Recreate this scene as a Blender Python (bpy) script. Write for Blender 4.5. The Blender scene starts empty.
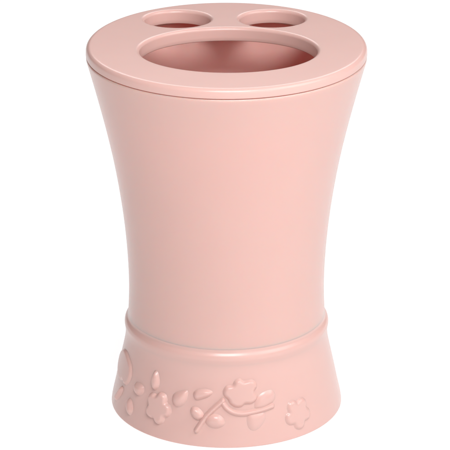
import bpy, bmesh, math
import numpy as np

CM = 0.01                                   # shapes are written in centimetres, built in metres
scene = bpy.context.scene
C = scene.collection


# ------------------------------------------------------------------ materials
def plastic(name, col, rough, sss=0.2, depth=0.0015):
    m = bpy.data.materials.new(name)
    m.use_nodes = True
    nt = m.node_tree
    b = nt.nodes['Principled BSDF']
    tc = nt.nodes.new('ShaderNodeTexCoord')
    n1 = nt.nodes.new('ShaderNodeTexNoise')
    n1.inputs['Scale'].default_value = 60
    n1.inputs['Detail'].default_value = 3
    nt.links.new(tc.outputs['Object'], n1.inputs['Vector'])
    mix = nt.nodes.new('ShaderNodeMix')
    mix.data_type = 'RGBA'
    mix.inputs['A'].default_value = (*[c * 0.985 for c in col], 1)
    mix.inputs['B'].default_value = (*[min(1, c * 1.015) for c in col], 1)
    nt.links.new(n1.outputs['Fac'], mix.inputs['Factor'])
    nt.links.new(mix.outputs['Result'], b.inputs['Base Color'])
    n2 = nt.nodes.new('ShaderNodeTexNoise')
    n2.inputs['Scale'].default_value = 220
    n2.inputs['Detail'].default_value = 4
    nt.links.new(tc.outputs['Object'], n2.inputs['Vector'])
    mr = nt.nodes.new('ShaderNodeMapRange')
    mr.inputs['To Min'].default_value = rough
    mr.inputs['To Max'].default_value = rough + 0.0001
    nt.links.new(n2.outputs['Fac'], mr.inputs['Value'])
    nt.links.new(mr.outputs['Result'], b.inputs['Roughness'])
    n3 = nt.nodes.new('ShaderNodeTexNoise')
    n3.inputs['Scale'].default_value = 45
    n3.inputs['Detail'].default_value = 2
    nt.links.new(tc.outputs['Object'], n3.inputs['Vector'])
    bp = nt.nodes.new('ShaderNodeBump')
    bp.inputs['Strength'].default_value = 0.12
    bp.inputs['Distance'].default_value = 0.0006
    nt.links.new(n3.outputs['Fac'], bp.inputs['Height'])
    bp.inputs['Filter Width'].default_value = 3.0
    nt.links.new(bp.outputs['Normal'], b.inputs['Normal'])
    b.inputs['IOR'].default_value = 1.45
    b.inputs['Subsurface Weight'].default_value = sss
    b.inputs['Subsurface Radius'].default_value = (1.0, 0.25, 0.15)
    b.inputs['Subsurface Scale'].default_value = depth
    return m


PINK = plastic('pink_plastic', (0.745, 0.472, 0.426), 0.25)
THIN = plastic('thin_pink_plastic', (0.745, 0.472, 0.426), 0.25, 0.6, 0.0032)      # the thin wall of the cup lets light through

white = bpy.data.materials.new('white_table_added_glow')
white.use_nodes = True
wb = white.node_tree.nodes['Principled BSDF']
wn = white.node_tree.nodes.new('ShaderNodeTexNoise')
wn.inputs['Scale'].default_value = 8
wc = white.node_tree.nodes.new('ShaderNodeTexCoord')
wr = white.node_tree.nodes.new('ShaderNodeValToRGB')
wr.color_ramp.elements[0].color = (0.29, 0.29, 0.29, 1)
wr.color_ramp.elements[1].color = (0.31, 0.31, 0.31, 1)
white.node_tree.links.new(wc.outputs['Object'], wn.inputs['Vector'])
white.node_tree.links.new(wn.outputs['Fac'], wr.inputs['Fac'])
white.node_tree.links.new(wr.outputs['Color'], wb.inputs['Base Color'])
wb.inputs['Roughness'].default_value = 0.8
wb.inputs['Emission Color'].default_value = (1, 1, 1, 1)      # glow added to the table so shadows on it wash out to white
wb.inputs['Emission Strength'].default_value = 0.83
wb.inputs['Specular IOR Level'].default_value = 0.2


# ------------------------------------------------------------------ helpers
def link(name, bm, mat, parent=None, recalc=True, sharp=None):
    if recalc:
        bmesh.ops.recalc_face_normals(bm, faces=bm.faces)
    me = bpy.data.meshes.new(name)
    for v in bm.verts:
        v.co *= CM
    bm.to_mesh(me)
    bm.free()
    me.materials.append(mat)
    for p in me.polygons:
        p.use_smooth = True
    if sharp:
        me.set_sharp_from_angle(angle=math.radians(sharp))
    o = bpy.data.objects.new(name, me)
    C.objects.link(o)
    if parent:
        o.parent = parent
    return o


def fillet(p0, p1, p2, rad, n=8):
    """round corner p1 of a profile with a circular arc"""
    a = np.array(p0, float) - p1
    b = np.array(p2, float) - p1
    la, lb = np.linalg.norm(a), np.linalg.norm(b)
    a, b = a / la, b / lb
    ang = math.acos(max(-1, min(1, float(a @ b))))
    d = min(rad / math.tan(ang / 2), la * .49, lb * .49)
    r = d * math.tan(ang / 2)
    bis = (a + b) / np.linalg.norm(a + b)
    c = np.array(p1) + bis * r / math.sin(ang / 2)
    s, e = p1 + a * d - c, p1 + b * d - c
    out = []
    tot = math.pi - ang
    for i in range(n + 1):
        t = i / n
        v = (math.sin((1 - t) * tot) * s + math.sin(t * tot) * e) / math.sin(tot)
        out.append(tuple(c + v))
    return out


def rounded(pts):
    """pts: (r, z, fillet radius) closed loop -> list of (r, z)"""
    out = []
    n = len(pts)
    for i, (r, z, f) in enumerate(pts):
        if f <= 0:
            out.append((r, z))
        else:
            p0, p2 = pts[i - 1][:2], pts[(i + 1) % n][:2]
            out += fillet(p0, np.array((r, z)), p2, f)
    return out


def lathe(bm, prof, seg=288, closed=True):
    rings = []
    for r, z in prof:
        if r < 1e-6:
            rings.append([bm.verts.new((0, 0, z))])
        else:
            rings.append([bm.verts.new((r * math.cos(2 * math.pi * k / seg), r * math.sin(2 * math.pi * k / seg), z)) for k in range(seg)])
    n = len(rings)
    for i in range(n if closed else n - 1):
        a, b = rings[i], rings[(i + 1) % n]
        if len(a) == 1 and len(b) == 1:
            continue
        for k in range(seg):
            k2 = (k + 1) % seg
            if len(a) == 1:
                bm.faces.new((a[0], b[k2], b[k]))
            elif len(b) == 1:
                bm.faces.new((a[k], a[k2], b[0]))
            else:
                bm.faces.new((a[k], a[k2], b[k2], b[k]))
    return rings


def pchip(xs, ys, x):
    """smooth natural cubic spline through xs, ys"""
    xs, ys, x = np.array(xs, float), np.array(ys, float), np.atleast_1d(np.array(x, float))
    n = len(xs)
    h = np.diff(xs)
    A = np.eye(n)
    rhs = np.zeros(n)
    for i in range(1, n - 1):
        A[i, i - 1], A[i, i], A[i, i + 1] = h[i - 1], 2 * (h[i - 1] + h[i]), h[i]
        rhs[i] = 6 * ((ys[i + 1] - ys[i]) / h[i] - (ys[i] - ys[i - 1]) / h[i - 1])
    m = np.linalg.solve(A, rhs)
    k = np.clip(np.searchsorted(xs, x) - 1, 0, n - 2)
    t = x - xs[k]
    u = xs[k + 1] - x
    return (m[k] * u ** 3 + m[k + 1] * t ** 3) / (6 * h[k]) + (ys[k] / h[k] - m[k] * h[k] / 6) * u + (ys[k + 1] / h[k] - m[k + 1] * h[k] / 6) * t


# ------------------------------------------------------------------ the measured profile (cm)
ZW = [2.93, 3.67, 4.35, 4.83, 5.66, 6.48, 7.30, 8.10, 8.90, 9.70, 10.50, 11.34]
RW = [3.035, 3.000, 3.002, 3.022, 3.082, 3.172, 3.290, 3.430, 3.598, 3.787, 3.990, 4.215]
ZS = [0.0, 0.30, 0.62, 0.97, 1.31, 1.65, 1.95, 2.20, 2.38, 2.52, 2.62, 2.69, 2.74, 2.785, 2.824, 2.857, 2.888, 2.922, 2.962, 3.0]
RS = [3.592, 3.540, 3.466, 3.392, 3.318, 3.243, 3.176, 3.130, 3.115, 3.121, 3.136, 3.1445, 3.141, 3.130, 3.110, 3.084, 3.058, 3.041, 3.031, 3.028]
wall = lambda z: pchip(ZW, RW, z)
skirt = lambda z: pchip(ZS, RS, z)

H = 11.636
SEAM = 11.345

holder = bpy.data.objects.new('toothbrush_holder', None)
C.objects.link(holder)
holder.empty_display_size = 0.05
holder['label'] = 'pink toothbrush holder with three lid openings and embossed flowers round its base'
holder['category'] = 'toothbrush holder'

# ------------------------------------------------------------------ cup (outer wall, inner wall, floor)
bm = bmesh.new()
prof = [(float(wall(3.0)[0]) - 0.06, 2.985)]
zs = np.linspace(3.0, 11.14, 150)
prof += [(float(wall(max(z, 2.93))[0]), float(z)) for z in zs]
rt = float(wall(SEAM - 0.012)[0])
top = fillet((float(wall(11.15)[0]), 11.15), np.array((rt, SEAM - 0.012)), (rt - 0.3, SEAM - 0.012), 0.085, 10)
prof += top
prof += fillet((rt - 0.1, SEAM - 0.012), np.array((rt - 0.2, SEAM - 0.012)), (rt - 0.21, 11.2), 0.03, 4)
prof += [(float(wall(max(z, 2.93))[0]) - 0.15, float(z)) for z in np.linspace(11.2, 2.9, 90)]
prof += [(2.80, 2.0), (2.80, 0.8), (2.76, 0.55), (2.6, 0.42), (2.3, 0.38), (0, 0.38), (0, 0.2), (2.6, 0.2), (2.9, 0.4), (2.93, 2.0)]
lathe(bm, prof)
cup = link('cup', bm, THIN, holder, sharp=32)
cup['label'] = 'waisted smooth pink cup flaring to the rim'

# ------------------------------------------------------------------ moulded ring between cup and base
bm = bmesh.new()
w3 = float(wall(3.0)[0])
zz = np.linspace(2.995, 2.52, 60)
lathe(bm, [(2.965, 2.98), (w3 - 0.001, 3.0)] + [(float(skirt(z)[0]), float(z)) for z in zz] + [(2.965, 2.515)])
link('moulded_ring', bm, PINK, holder, sharp=32)

# ------------------------------------------------------------------ base skirt
bm = bmesh.new()
zz = np.linspace(2.52, 0.10, 110)
prof = [(2.975, 2.49)] + [(float(skirt(z)[0]), float(z)) for z in zz]
prof += fillet((float(skirt(0.1)[0]), 0.1), np.array((3.588, 0.004)), (3.45, 0.004), 0.055, 8)
prof += [(3.43, 0.004), (3.38, 0.15), (3.2, 1.0), (3.02, 2.0), (2.975, 2.4)]
lathe(bm, prof)
base = link('flared_base', bm, PINK, holder, sharp=32)
base['label'] = 'flared pink base band carrying raised flowers and leaves'


# ------------------------------------------------------------------ raised ornaments of the base
def crom(P, closed=True, n=10):
    P = np.array(P, float)
    N = len(P)
    out = []
    for i in range(N if closed else N - 1):
        if closed:
            p0, p1, p2, p3 = P[i - 1], P[i], P[(i + 1) % N], P[(i + 2) % N]
        else:
            p0, p1, p2, p3 = P[max(i - 1, 0)], P[i], P[i + 1], P[min(i + 2, N - 1)]
        for k in range(n):
            s = k / n
            out.append(0.5 * ((2 * p1) + (-p0 + p2) * s + (2 * p0 - 5 * p1 + 4 * p2 - p3) * s * s + (-p0 + 3 * p1 - 3 * p2 + p3) * s ** 3))
    if not closed:
        out.append(P[-1])
    return np.array(out)


def seg_dist(X, Y, A, closed):
    """distance of the grid points to a polyline"""
    B = np.roll(A, -1, 0) if closed else A[1:]
    A0 = A if closed else A[:-1]
    best = np.full(X.shape, 1e9)
    inside = np.zeros(X.shape, bool)
    for (ax, ay), (bx, by) in zip(A0, B):
        dx, dy = bx - ax, by - ay
        l2 = dx * dx + dy * dy + 1e-12
        s = np.clip(((X - ax) * dx + (Y - ay) * dy) / l2, 0, 1)
        best = np.minimum(best, np.hypot(X - ax - s * dx, Y - ay - s * dy))
        if closed and abs(dy) > 1e-12:
            c = ((ay > Y) != (by > Y)) & (X < dx * (Y - ay) / dy + ax)
            inside ^= c
    return best, inside


def relief(name, pts, kind, height=0.08, width=0.13, label=None, extra=None):
    """a raised ornament: pts are (angle in degrees from the front, height in cm)"""
    P = np.array(pts, float)
    tc = P[:, 0].mean()
    rc = float(skirt(P[:, 1].mean())[0])
    U = np.c_[np.radians(P[:, 0] - tc) * rc, P[:, 1]]
    closed = kind != 'stem'
    Cv = crom(U, closed, 10 if len(U) < 30 else 3)
    pad = 0.16
    st = 0.0125
    us = np.arange(Cv[:, 0].min() - pad, Cv[:, 0].max() + pad, st)
    vs = np.arange(max(Cv[:, 1].min() - pad, 0.07), Cv[:, 1].max() + pad, st)
    X, Y = np.meshgrid(us, vs, indexing='ij')
    D, ins = seg_dist(X, Y, Cv, closed)
    foot = 0.03
    if closed:
        d = np.where(ins, D, -D) + 0.01
        # smooth the medial ridge so a leaf is domed and not creased
        for _ in range(26 if kind == 'leaf' else 10):
            d[1:-1, 1:-1] = (d[1:-1, 1:-1] * 4 + d[:-2, 1:-1] + d[2:, 1:-1] + d[1:-1, :-2] + d[1:-1, 2:]) / 8
    else:
        d = width - D
    w = {'leaf': max(0.13, float(d.max()) * 1.02), 'flower': 0.12, 'side': 0.10, 'stem': 0.10}[kind]
    t = np.clip(d / w, -1, 1)
    h = 1.45 * height * np.where(t > 0, 1 - (1 - t) ** 2, 2.2 * t)
    h = np.maximum(h, -0.012)
    for _ in range(5):
        h[1:-1, 1:-1] = (h[1:-1, 1:-1] * 4 + h[:-2, 1:-1] + h[2:, 1:-1] + h[1:-1, :-2] + h[1:-1, 2:]) / 8
    bm = bmesh.new()
    idx = {}
    keep = d > -foot
    cell = keep[:-1, :-1] | keep[1:, :-1] | keep[:-1, 1:] | keep[1:, 1:]
    R = skirt(vs)
    dR = np.gradient(R, vs)

    def vert(i, j):
        if (i, j) not in idx:
            th = math.radians(tc) + us[i] / rc
            nz = -dR[j] / math.hypot(1, dR[j])
            nr = 1 / math.hypot(1, dR[j])
            r = R[j] + h[i, j] * nr
            idx[i, j] = bm.verts.new((r * math.sin(th), -r * math.cos(th), vs[j] + h[i, j] * nz))
        return idx[i, j]
    for i, j in zip(*np.nonzero(cell)):
        bm.faces.new((vert(i, j), vert(i + 1, j), vert(i + 1, j + 1), vert(i, j + 1)))
    o = link(name, bm, PINK, base, recalc=False)
    if label:
        o['label'] = label
    return o


def petals(cx, cy, rx, ry, phase, wob=0.15, n=5, steps=40):
    """closed outline of a five-petalled flower in (angle, height) space"""
    out = []
    for k in range(steps):
        a = 2 * math.pi * k / steps
        lobe = abs(math.cos(n * (a - math.radians(phase)) / 2)) ** 0.75
        r = 1 - 2 * wob * (1 - lobe)
        out.append((cx + math.degrees(rx * r * math.cos(a) / 3.42), cy + ry * r * math.sin(a)))
    return out


flower_left = petals(-37.5, 0.95, 0.49, 0.50, -2)
flower_mid = [(3.3, 1.92), (4.6, 2.05), (7.2, 2.10), (9.4, 2.02), (12.9, 2.05), (15.7, 1.98), (16.4, 1.82), (14.9, 1.69), (16.4, 1.56), (15.6, 1.42), (12.8, 1.33), (9.7, 1.34), (7.5, 1.26), (4.4, 1.27), (1.8, 1.37), (0.7, 1.50), (-1.3, 1.60), (-1.7, 1.75), (0.0, 1.89)]
flower_right = petals(39.0, 0.745, 0.49, 0.485, -19)
flower_side = [(-76, 1.98), (-71.5, 1.95), (-67.5, 1.86), (-64.0, 1.74), (-62.3, 1.56), (-62.3, 1.36), (-64.5, 1.14), (-68, 1.06), (-71, 1.13), (-75, 1.04), (-81, 1.10), (-85.5, 1.30), (-86.5, 1.6), (-83, 1.86)]
relief('flower_relief', flower_left, 'flower', 0.085)
relief('flower_relief', flower_mid, 'flower', 0.075)
relief('flower_relief', flower_right, 'flower', 0.06)
relief('flower_relief', flower_side, 'side', 0.05)
leaves = [
    ([(-71.0, 0.93), (-68.6, 0.89), (-70.0, 0.65), (-73.5, 0.40), (-76.5, 0.38), (-75.4, 0.62)], 0.08),
    ([(-55.8, 1.40), (-52.3, 1.43), (-49.4, 1.38), (-48.9, 1.23), (-51.0, 1.08), (-54.5, 1.06), (-56.9, 1.16), (-57.1, 1.29)], 0.09),
    ([(-59.5, 0.82), (-56.9, 0.75), (-55.3, 0.59), (-55.2, 0.44), (-56.8, 0.33), (-59.5, 0.39), (-61.2, 0.55), (-61.0, 0.70)], 0.08),
    ([(-42.4, 2.02), (-40.1, 1.91), (-38.9, 1.74), (-39.0, 1.56), (-40.8, 1.43), (-43.2, 1.49), (-44.4, 1.67), (-44.1, 1.86)], 0.085),
    ([(-21.4, 1.66), (-21.0, 1.49), (-22.1, 1.28), (-24.4, 1.15), (-27.4, 1.14), (-29.4, 1.27), (-29.0, 1.46), (-26.2, 1.58)], 0.09),
    ([(-7.4, 1.70), (-8.6, 1.59), (-11.7, 1.50), (-15.7, 1.43), (-17.4, 1.50), (-17.6, 1.63), (-15.5, 1.73), (-11.1, 1.77)], 0.085),
    ([(-11.6, 0.99), (-12.2, 0.88), (-14.6, 0.83), (-17.3, 0.91), (-18.7, 1.05), (-18.1, 1.18), (-15.9, 1.21), (-13.4, 1.13)], 0.09),
    ([(-9.4, 0.97), (-6.4, 1.04), (-3.3, 1.00), (-1.1, 0.86), (-1.2, 0.72), (-4.2, 0.62), (-7.8, 0.64), (-10.3, 0.74), (-10.5, 0.87)], 0.08),
    ([(14.6, 1.20), (15.6, 1.42), (18.0, 1.56), (21.3, 1.64), (24.7, 1.64), (26.5, 1.51), (25.6, 1.33), (22.0, 1.20), (18.1, 1.14)], 0.05),
    ([(11.3, 1.02), (10.4, 0.84), (11.0, 0.63), (13.0, 0.51), (15.6, 0.54), (18.1, 0.67), (19.9, 0.84), (19.5, 1.00), (15.3, 1.04)], 0.05),
]
for pts, hh in leaves:
    relief('leaf_relief', pts, 'leaf', hh)
relief('stem_relief', [(-14.9, 0.51), (-12.9, 0.72), (-10.0, 0.98), (-5.9, 1.24), (-1.9, 1.45)], 'stem', 0.075, 0.088)
relief('stem_relief', [(-1.7, 1.36), (0.2, 1.22), (3.5, 1.10), (7.9, 1.05), (13.2, 1.07), (18.5, 1.11), (24.2, 1.17)], 'stem', 0.065, 0.085)

# ------------------------------------------------------------------ lid with three openings
openings = [  # centre x, y, half width, half depth (outer edge of the flat guard ring)
    (0.055, -0.515, 2.765, 2.205, 'large oval opening with a turned-down rim'),
    (-1.50, 2.46, 1.13, 0.965, 'small opening with a turned-down rim, on the left'),
    (1.395, 2.50, 1.12, 0.965, 'small opening with a turned-down rim, on the right'),
]
NSEG = 160


def oval(cx, cy, a, b, z, bm, n=NSEG):
    return [bm.verts.new((cx + a * math.cos(2 * math.pi * k / n), cy + b * math.sin(2 * math.pi * k / n), z)) for k in range(n)]


def ring_edges(bm, vs):
    es = []
    for k in range(len(vs)):
        a, b = vs[k], vs[(k + 1) % len(vs)]
        e = bm.edges.get((a, b)) or bm.edges.new((a, b))
        es.append(e)
    return es


bm = bmesh.new()
RL = 4.198
edge = [(3.99, H)] + fillet((3.9, H), np.array((RL - 0.01, H)), (RL, SEAM), 0.19, 16) + fillet((RL, H), np.array((RL, SEAM)), (3.9, SEAM), 0.03, 5)[0:] + [(4.05, SEAM), (3.985, SEAM - 0.02), (3.96, 11.15), (3.88, 11.13), (3.86, SEAM + 0.08)]
rings = lathe(bm, edge, 288, closed=False)
top_e = ring_edges(bm, rings[0])
bot_e = ring_edges(bm, rings[-1])
for cx, cy, a, b, _ in openings:
    top_e += ring_edges(bm, oval(cx, cy, a, b, H, bm))
    bot_e += ring_edges(bm, oval(cx, cy, a, b, SEAM + 0.08, bm))
bmesh.ops.triangle_fill(bm, edges=top_e, use_beauty=True)
bmesh.ops.triangle_fill(bm, edges=bot_e, use_beauty=True)
lid = link('lid', bm, PINK, holder, sharp=32)
lid['label'] = 'flat round pink lid with a rounded edge'

for cx, cy, a, b, lab in openings:
    bm = bmesh.new()
    # offset (inwards), z : flat guard, rounded shoulder, tapered wall, foot, back of the wall
    pr = [(0.0, H), (0.012, H)]
    fr = 0.112
    for k in range(1, 13):
        an = k / 12 * math.radians(86)
        pr.append((0.012 + fr * math.sin(an), H - fr + fr * math.cos(an)))
    o1, z1 = pr[-1]
    pr += [(o1 + 0.010, 11.34), (o1 + 0.016, 11.235), (o1 + 0.006, 11.215), (o1 - 0.03, 11.21), (0.03, 11.215), (0.0, 11.24), (0.0, SEAM + 0.08)]
    rows = []
    for off, z in pr:
        rows.append(oval(cx, cy, a - off, b - off, z, bm))
    for r0, r1 in zip(rows[:-1], rows[1:]):
        for k in range(NSEG):
            bm.faces.new((r0[k], r0[(k + 1) % NSEG], r1[(k + 1) % NSEG], r1[k]))
    bmesh.ops.recalc_face_normals(bm, faces=bm.faces)
    # the ring is open at the back of the wall: make its faces point to the hole / up
    bm.faces.ensure_lookup_table()
    if bm.faces[0].normal.z < 0:
        bmesh.ops.reverse_faces(bm, faces=bm.faces)
    o = link('opening_rim', bm, PINK, lid, recalc=False)
    o['label'] = lab

# ------------------------------------------------------------------ white table the holder stands on
bm = bmesh.new()
s = 400
vs = [bm.verts.new(p) for p in ((-s, -s, 0), (s, -s, 0), (s, s, 0), (-s, s, 0))]
bm.faces.new(vs)
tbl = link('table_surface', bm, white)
tbl['kind'] = 'structure'

# ------------------------------------------------------------------ light
world = bpy.data.worlds.new('World')
scene.world = world
world.use_nodes = True
bg = world.node_tree.nodes['Background']
bg.inputs['Color'].default_value = (1, 1, 1, 1)
bg.inputs['Strength'].default_value = 0.07


def area(name, loc, target, sx, sy, power, col=(1, 1, 1)):
    l = bpy.data.lights.new(name, 'AREA')
    l.shape = 'RECTANGLE'
    l.size, l.size_y = sx, sy
    l.energy = power
    l.color = col
    o = bpy.data.objects.new(name, l)
    C.objects.link(o)
    from mathutils import Vector
    o.location = loc
    o.rotation_euler = (Vector(target) - Vector(loc)).to_track_quat('-Z', 'Y').to_euler()
    return o


def polar(az, el, d):
    a, e = math.radians(az), math.radians(el)
    return (d * math.cos(e) * math.sin(a), -d * math.cos(e) * math.cos(a), .06 + d * math.sin(e))


area('key_softbox', polar(50, 45, 1.0), (0, 0, .06), .45, .6, 2.5)
area('side_softbox', polar(75, 45, 1.0), (0, 0, .06), .45, .6, 2.8)
area('fill_softbox', polar(22, 20, 1.0), (0, 0, .06), .45, .6, 1.2)
area('front_softbox', (0.02, -0.30, 0.42), (0.0, -0.02, 0.11), .2, .12, 1.35)
area('back_softbox', polar(180, 40, 1.0), (0, 0, .1), .8, .4, 3.3)

# ------------------------------------------------------------------ camera
cd = bpy.data.cameras.new('camera')
cam = bpy.data.objects.new('camera', cd)
C.objects.link(cam)
from mathutils import Vector
cam.location = (0, -0.84546, 0.39435)
cam.rotation_euler = (Vector((0, 0, 0.05823)) - cam.location).to_track_quat('-Z', 'Y').to_euler()
cd.sensor_width = 36
cd.lens = 2980.41 / 450 * 36
cd.shift_x = -1.5 / 450
cd.clip_start = 0.05
cd.clip_end = 50
scene.camera = cam

scene.render.engine = 'CYCLES'
scene.cycles.sample_clamp_indirect = 2.0
scene.cycles.seed = 11
scene.view_settings.view_transform = 'Standard'
scene.view_settings.look = 'None'
scene.view_settings.gamma = 1
scene.view_settings.exposure = 0.0
scene.render.resolution_x = 1024
scene.render.resolution_y = 1024
